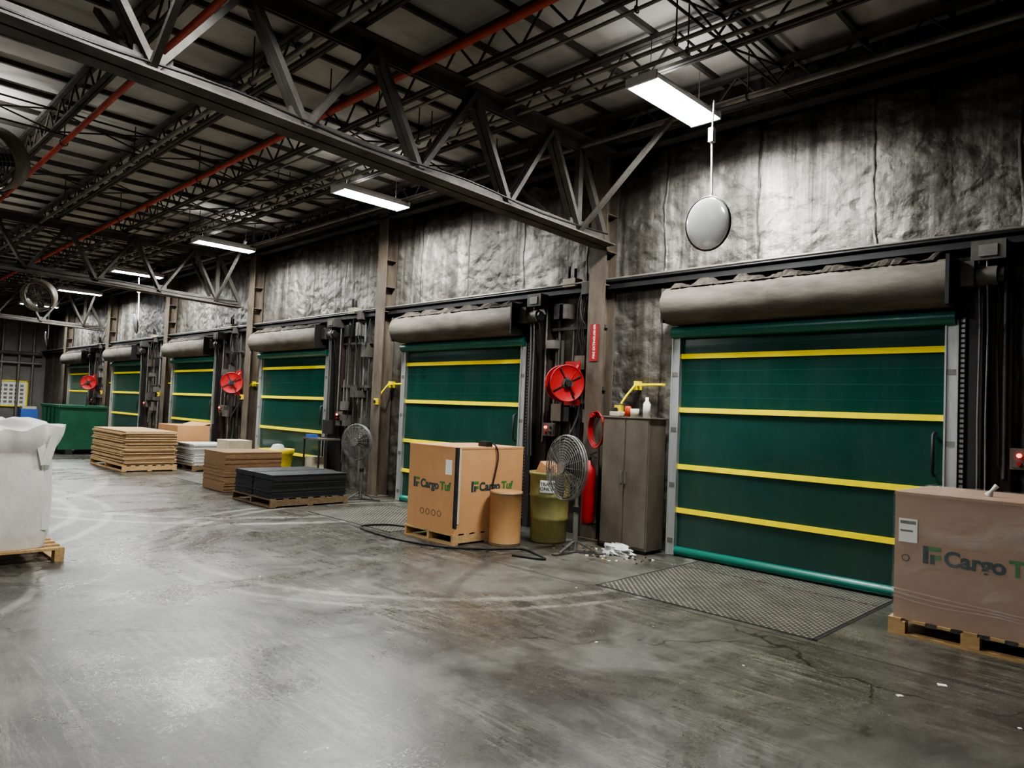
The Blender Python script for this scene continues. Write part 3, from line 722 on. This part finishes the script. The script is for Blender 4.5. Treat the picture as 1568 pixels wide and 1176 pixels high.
m.obj('computer_workstation')
m=MB()
def hopper(m,c,w,l,h,mat):
    a=[(-l/2+.25,-w/2,.12),(l/2,-w/2,.12),(l/2,w/2,.12),(-l/2+.25,w/2,.12),(-l/2-.15,-w/2,h),(l/2,-w/2,h),(l/2,w/2,h),(-l/2-.15,w/2,h)]
    m.add([Vector(c)+Vector(p) for p in a],[(0,3,2,1),(0,1,5,4),(1,2,6,5),(2,3,7,6),(3,0,4,7)],mat)
    b=[(p[0]*.96,p[1]*.96,p[2]+.02) for p in a]
    m.add([Vector(c)+Vector(p) for p in b],[(0,1,2,3),(0,4,5,1),(1,5,6,2),(2,6,7,3),(3,7,4,0)],mat)
    for y in(-w/2,w/2): m.beam(Vector(c)+Vector((-l/2-.15,y,h)),Vector(c)+Vector((l/2,y,h)),.06,.06,mat)
    for x in(-l/2-.15,l/2): m.beam(Vector(c)+Vector((x,-w/2,h)),Vector(c)+Vector((x,w/2,h)),.06,.06,mat)
    for x in(-.4,0,.4): m.bb(c[0]+x-.03,c[0]+x+.03,c[1]-w/2-.03,c[1]-w/2,.15,h,mat)
    for y in(-.3,.3): m.bb(c[0]-l/2+.25,c[0]+l/2,c[1]+y-.08,c[1]+y+.08,0,.12,'black')
hopper(m,P(22.3,2.0,0),1.1,1.9,1.25,'greenp'); m.obj('green_dumpster',loc=(0,0,.008))
# ------------------------------------------------------------------ bulk bag
m=MB(); cx,cy=-8.37,-6.10; pallet2(m,cx-.62,cx+.56,cy-.62,cy+.60)
seg=96; lv=40; vs=[]
for j in range(lv+1):
    t=j/lv; z=.13+1.13*t
    if t<.78: hw=.485+.02*math.sin(t/.78*PI)-.02*(1-min(1,t*8)); sq=11-3*t
    else:
        q=(t-.78)/.22; hw=.485+.075*math.sin(min(1,q*1.25)*PI*.5); sq=8.6-2.5*q
    for k in range(seg):
        a=2*PI*k/seg; ca,sa=math.cos(a),math.sin(a)
        r=hw/((abs(ca)**sq+abs(sa)**sq)**(1/sq))
        if t>.76: r*=1+(t-.76)*(.16*math.sin(a*11+3*t)+.12*math.sin(a*23+1)+.1*math.sin(a*7))
        r*=1+.006*math.sin(a*5+t*9)+.005*math.sin(a*3-t*14)
        zz=z+((.035*math.sin(a*4+PI/2+PI)+.02*math.sin(a*13))*max(0,t-.8)/.2)
        vs.append((cx+r*ca,cy+r*sa,zz))
fs=[(j*seg+k,j*seg+(k+1)%seg,(j+1)*seg+(k+1)%seg,(j+1)*seg+k) for j in range(lv) for k in range(seg)]
m.add(vs,fs,'bag',True)
vs2=[];base=vs[-seg:]
for j in range(9):
    q=j/8
    for k in range(seg):
        a=2*PI*k/seg; bx_,by_,bz_=base[k]
        f=1-q*.85; zz=bz_+ .035*math.sin(q*PI)*(1+.8*math.sin(a*9+q*4))-.03*q*(1 if q<.6 else .3)
        vs2.append((cx+(bx_-cx)*f,cy+(by_-cy)*f,zz))
m.add(vs2,[(j*seg+k,j*seg+(k+1)%seg,(j+1)*seg+(k+1)%seg,(j+1)*seg+k) for j in range(8) for k in range(seg)]+[tuple(8*seg+k for k in range(seg))],'bag',True)
for sx,sy in((1,1),(1,-1),(-1,1),(-1,-1)):
    x=cx+sx*.50; y=cy+sy*.44
    m.beam((x,y-.1*sy,1.2),(x+.035*sx,y-.04*sy,.92),.07,.008,'bag',Vector((sx,0,.1))); m.beam((x+.035*sx,y-.04*sy,.92),(x+.03*sx,y+.03*sy,1.2),.07,.008,'bag',Vector((sx,0,.1)))
    m.beam((x-.01*sx,y-.0,.95),(x-.01*sx,y,.3),.06,.006,'white',Vector((sx,0,.0)))
m.bb(cx+.49,cx+.508,cy-.25,cy-.2,.72,.8,'red')
m.obj('bulk_bag')
# ------------------------------------------------------------------ suspended fans upper left
def drumfan():
    m=MB(); q=norm2rot((.6,-.5,-.35))
    m.lathe((0,0,0),[(.34,-.14),(.36,-.14),(.36,.14),(.34,.14),(.34,-.14)],'grayp',36,q)
    for i in range(1,8): m.ring(q@Vector((0,0,.14)),q@Vector((0,0,1)),.34*i/8,.004,'pipe',32,5)
    for k in range(12):
        a=2*PI*k/12; m.tube([q@Vector((.03*math.cos(a),.03*math.sin(a),.14)),q@Vector((.34*math.cos(a),.34*math.sin(a),.14))],.004,'pipe',5)
    m.cyl(q@Vector((0,0,-.1)),q@Vector((0,0,.08)),.08,'dsteel',16)
    for k in range(4):
        a=2*PI*k/4; m.beam(q@Vector((.06*math.cos(a),.06*math.sin(a),0)),q@Vector((.3*math.cos(a),.3*math.sin(a),0)),.14,.01,'black',q@Vector((.3,.1,1)))
    m.tube([(0,0,.35),(0,0,1.1)],.015,'dsteel',8); m.ring((0,0,0),(1,.5,0),.38,.012,'dsteel',32,6)
    return m.mesh('hanging_fan')
dm_=drumfan()
place(dm_,'hanging_fan',loc=P(10,5.98,4.25)); place(dm_,'hanging_fan',loc=P(20,3.45,3.9))
m=MB(); m.W(35.93,36.0,.55,2.2,1.0,2.0,'paper'); m.W(35.9,36.0,.5,2.25,.95,1.0,'yellow'); m.W(35.9,36,.5,2.25,2.0,2.05,'yellow'); m.W(35.9,36,.5,.55,.95,2.05,'yellow')
for i in range(8):
    for j in range(5): m.W(35.92,35.93,.65+.19*i,.77+.19*i,1.1+.17*j,1.2+.17*j,'pipe')
for d in(.5,2.2): m.W(35.93,35.98,d,d+.05,0,.95,'pipe')
m.obj('notice_board')
m=MB(); m.W(34.3,34.9,.4,1.0,0,.9,'blue'); m.W(34.35,34.85,.45,.95,.9,1.0,'cream'); m.W(34.5,34.7,.38,.4,.3,.6,'paper'); m.obj('blue_bin',.02)
m=MB()
for d in(.4,.9,1.5,2.2): m.cyl(P(35.8,d,0),P(35.8,d,4.9),.05,'pipe',10)
m.cyl(P(35.8,.1,2.8),P(35.8,4,2.8),.06,'pipe',10); m.cyl(P(35.78,.1,3.2),P(35.78,4,3.2),.08,'steel',10)
m.obj('wall_pipes')
w=bpy.data.worlds.new('world'); bpy.context.scene.world=w; w.use_nodes=True
w.node_tree.nodes['Background'].inputs[0].default_value=(.02,.02,.022,1)
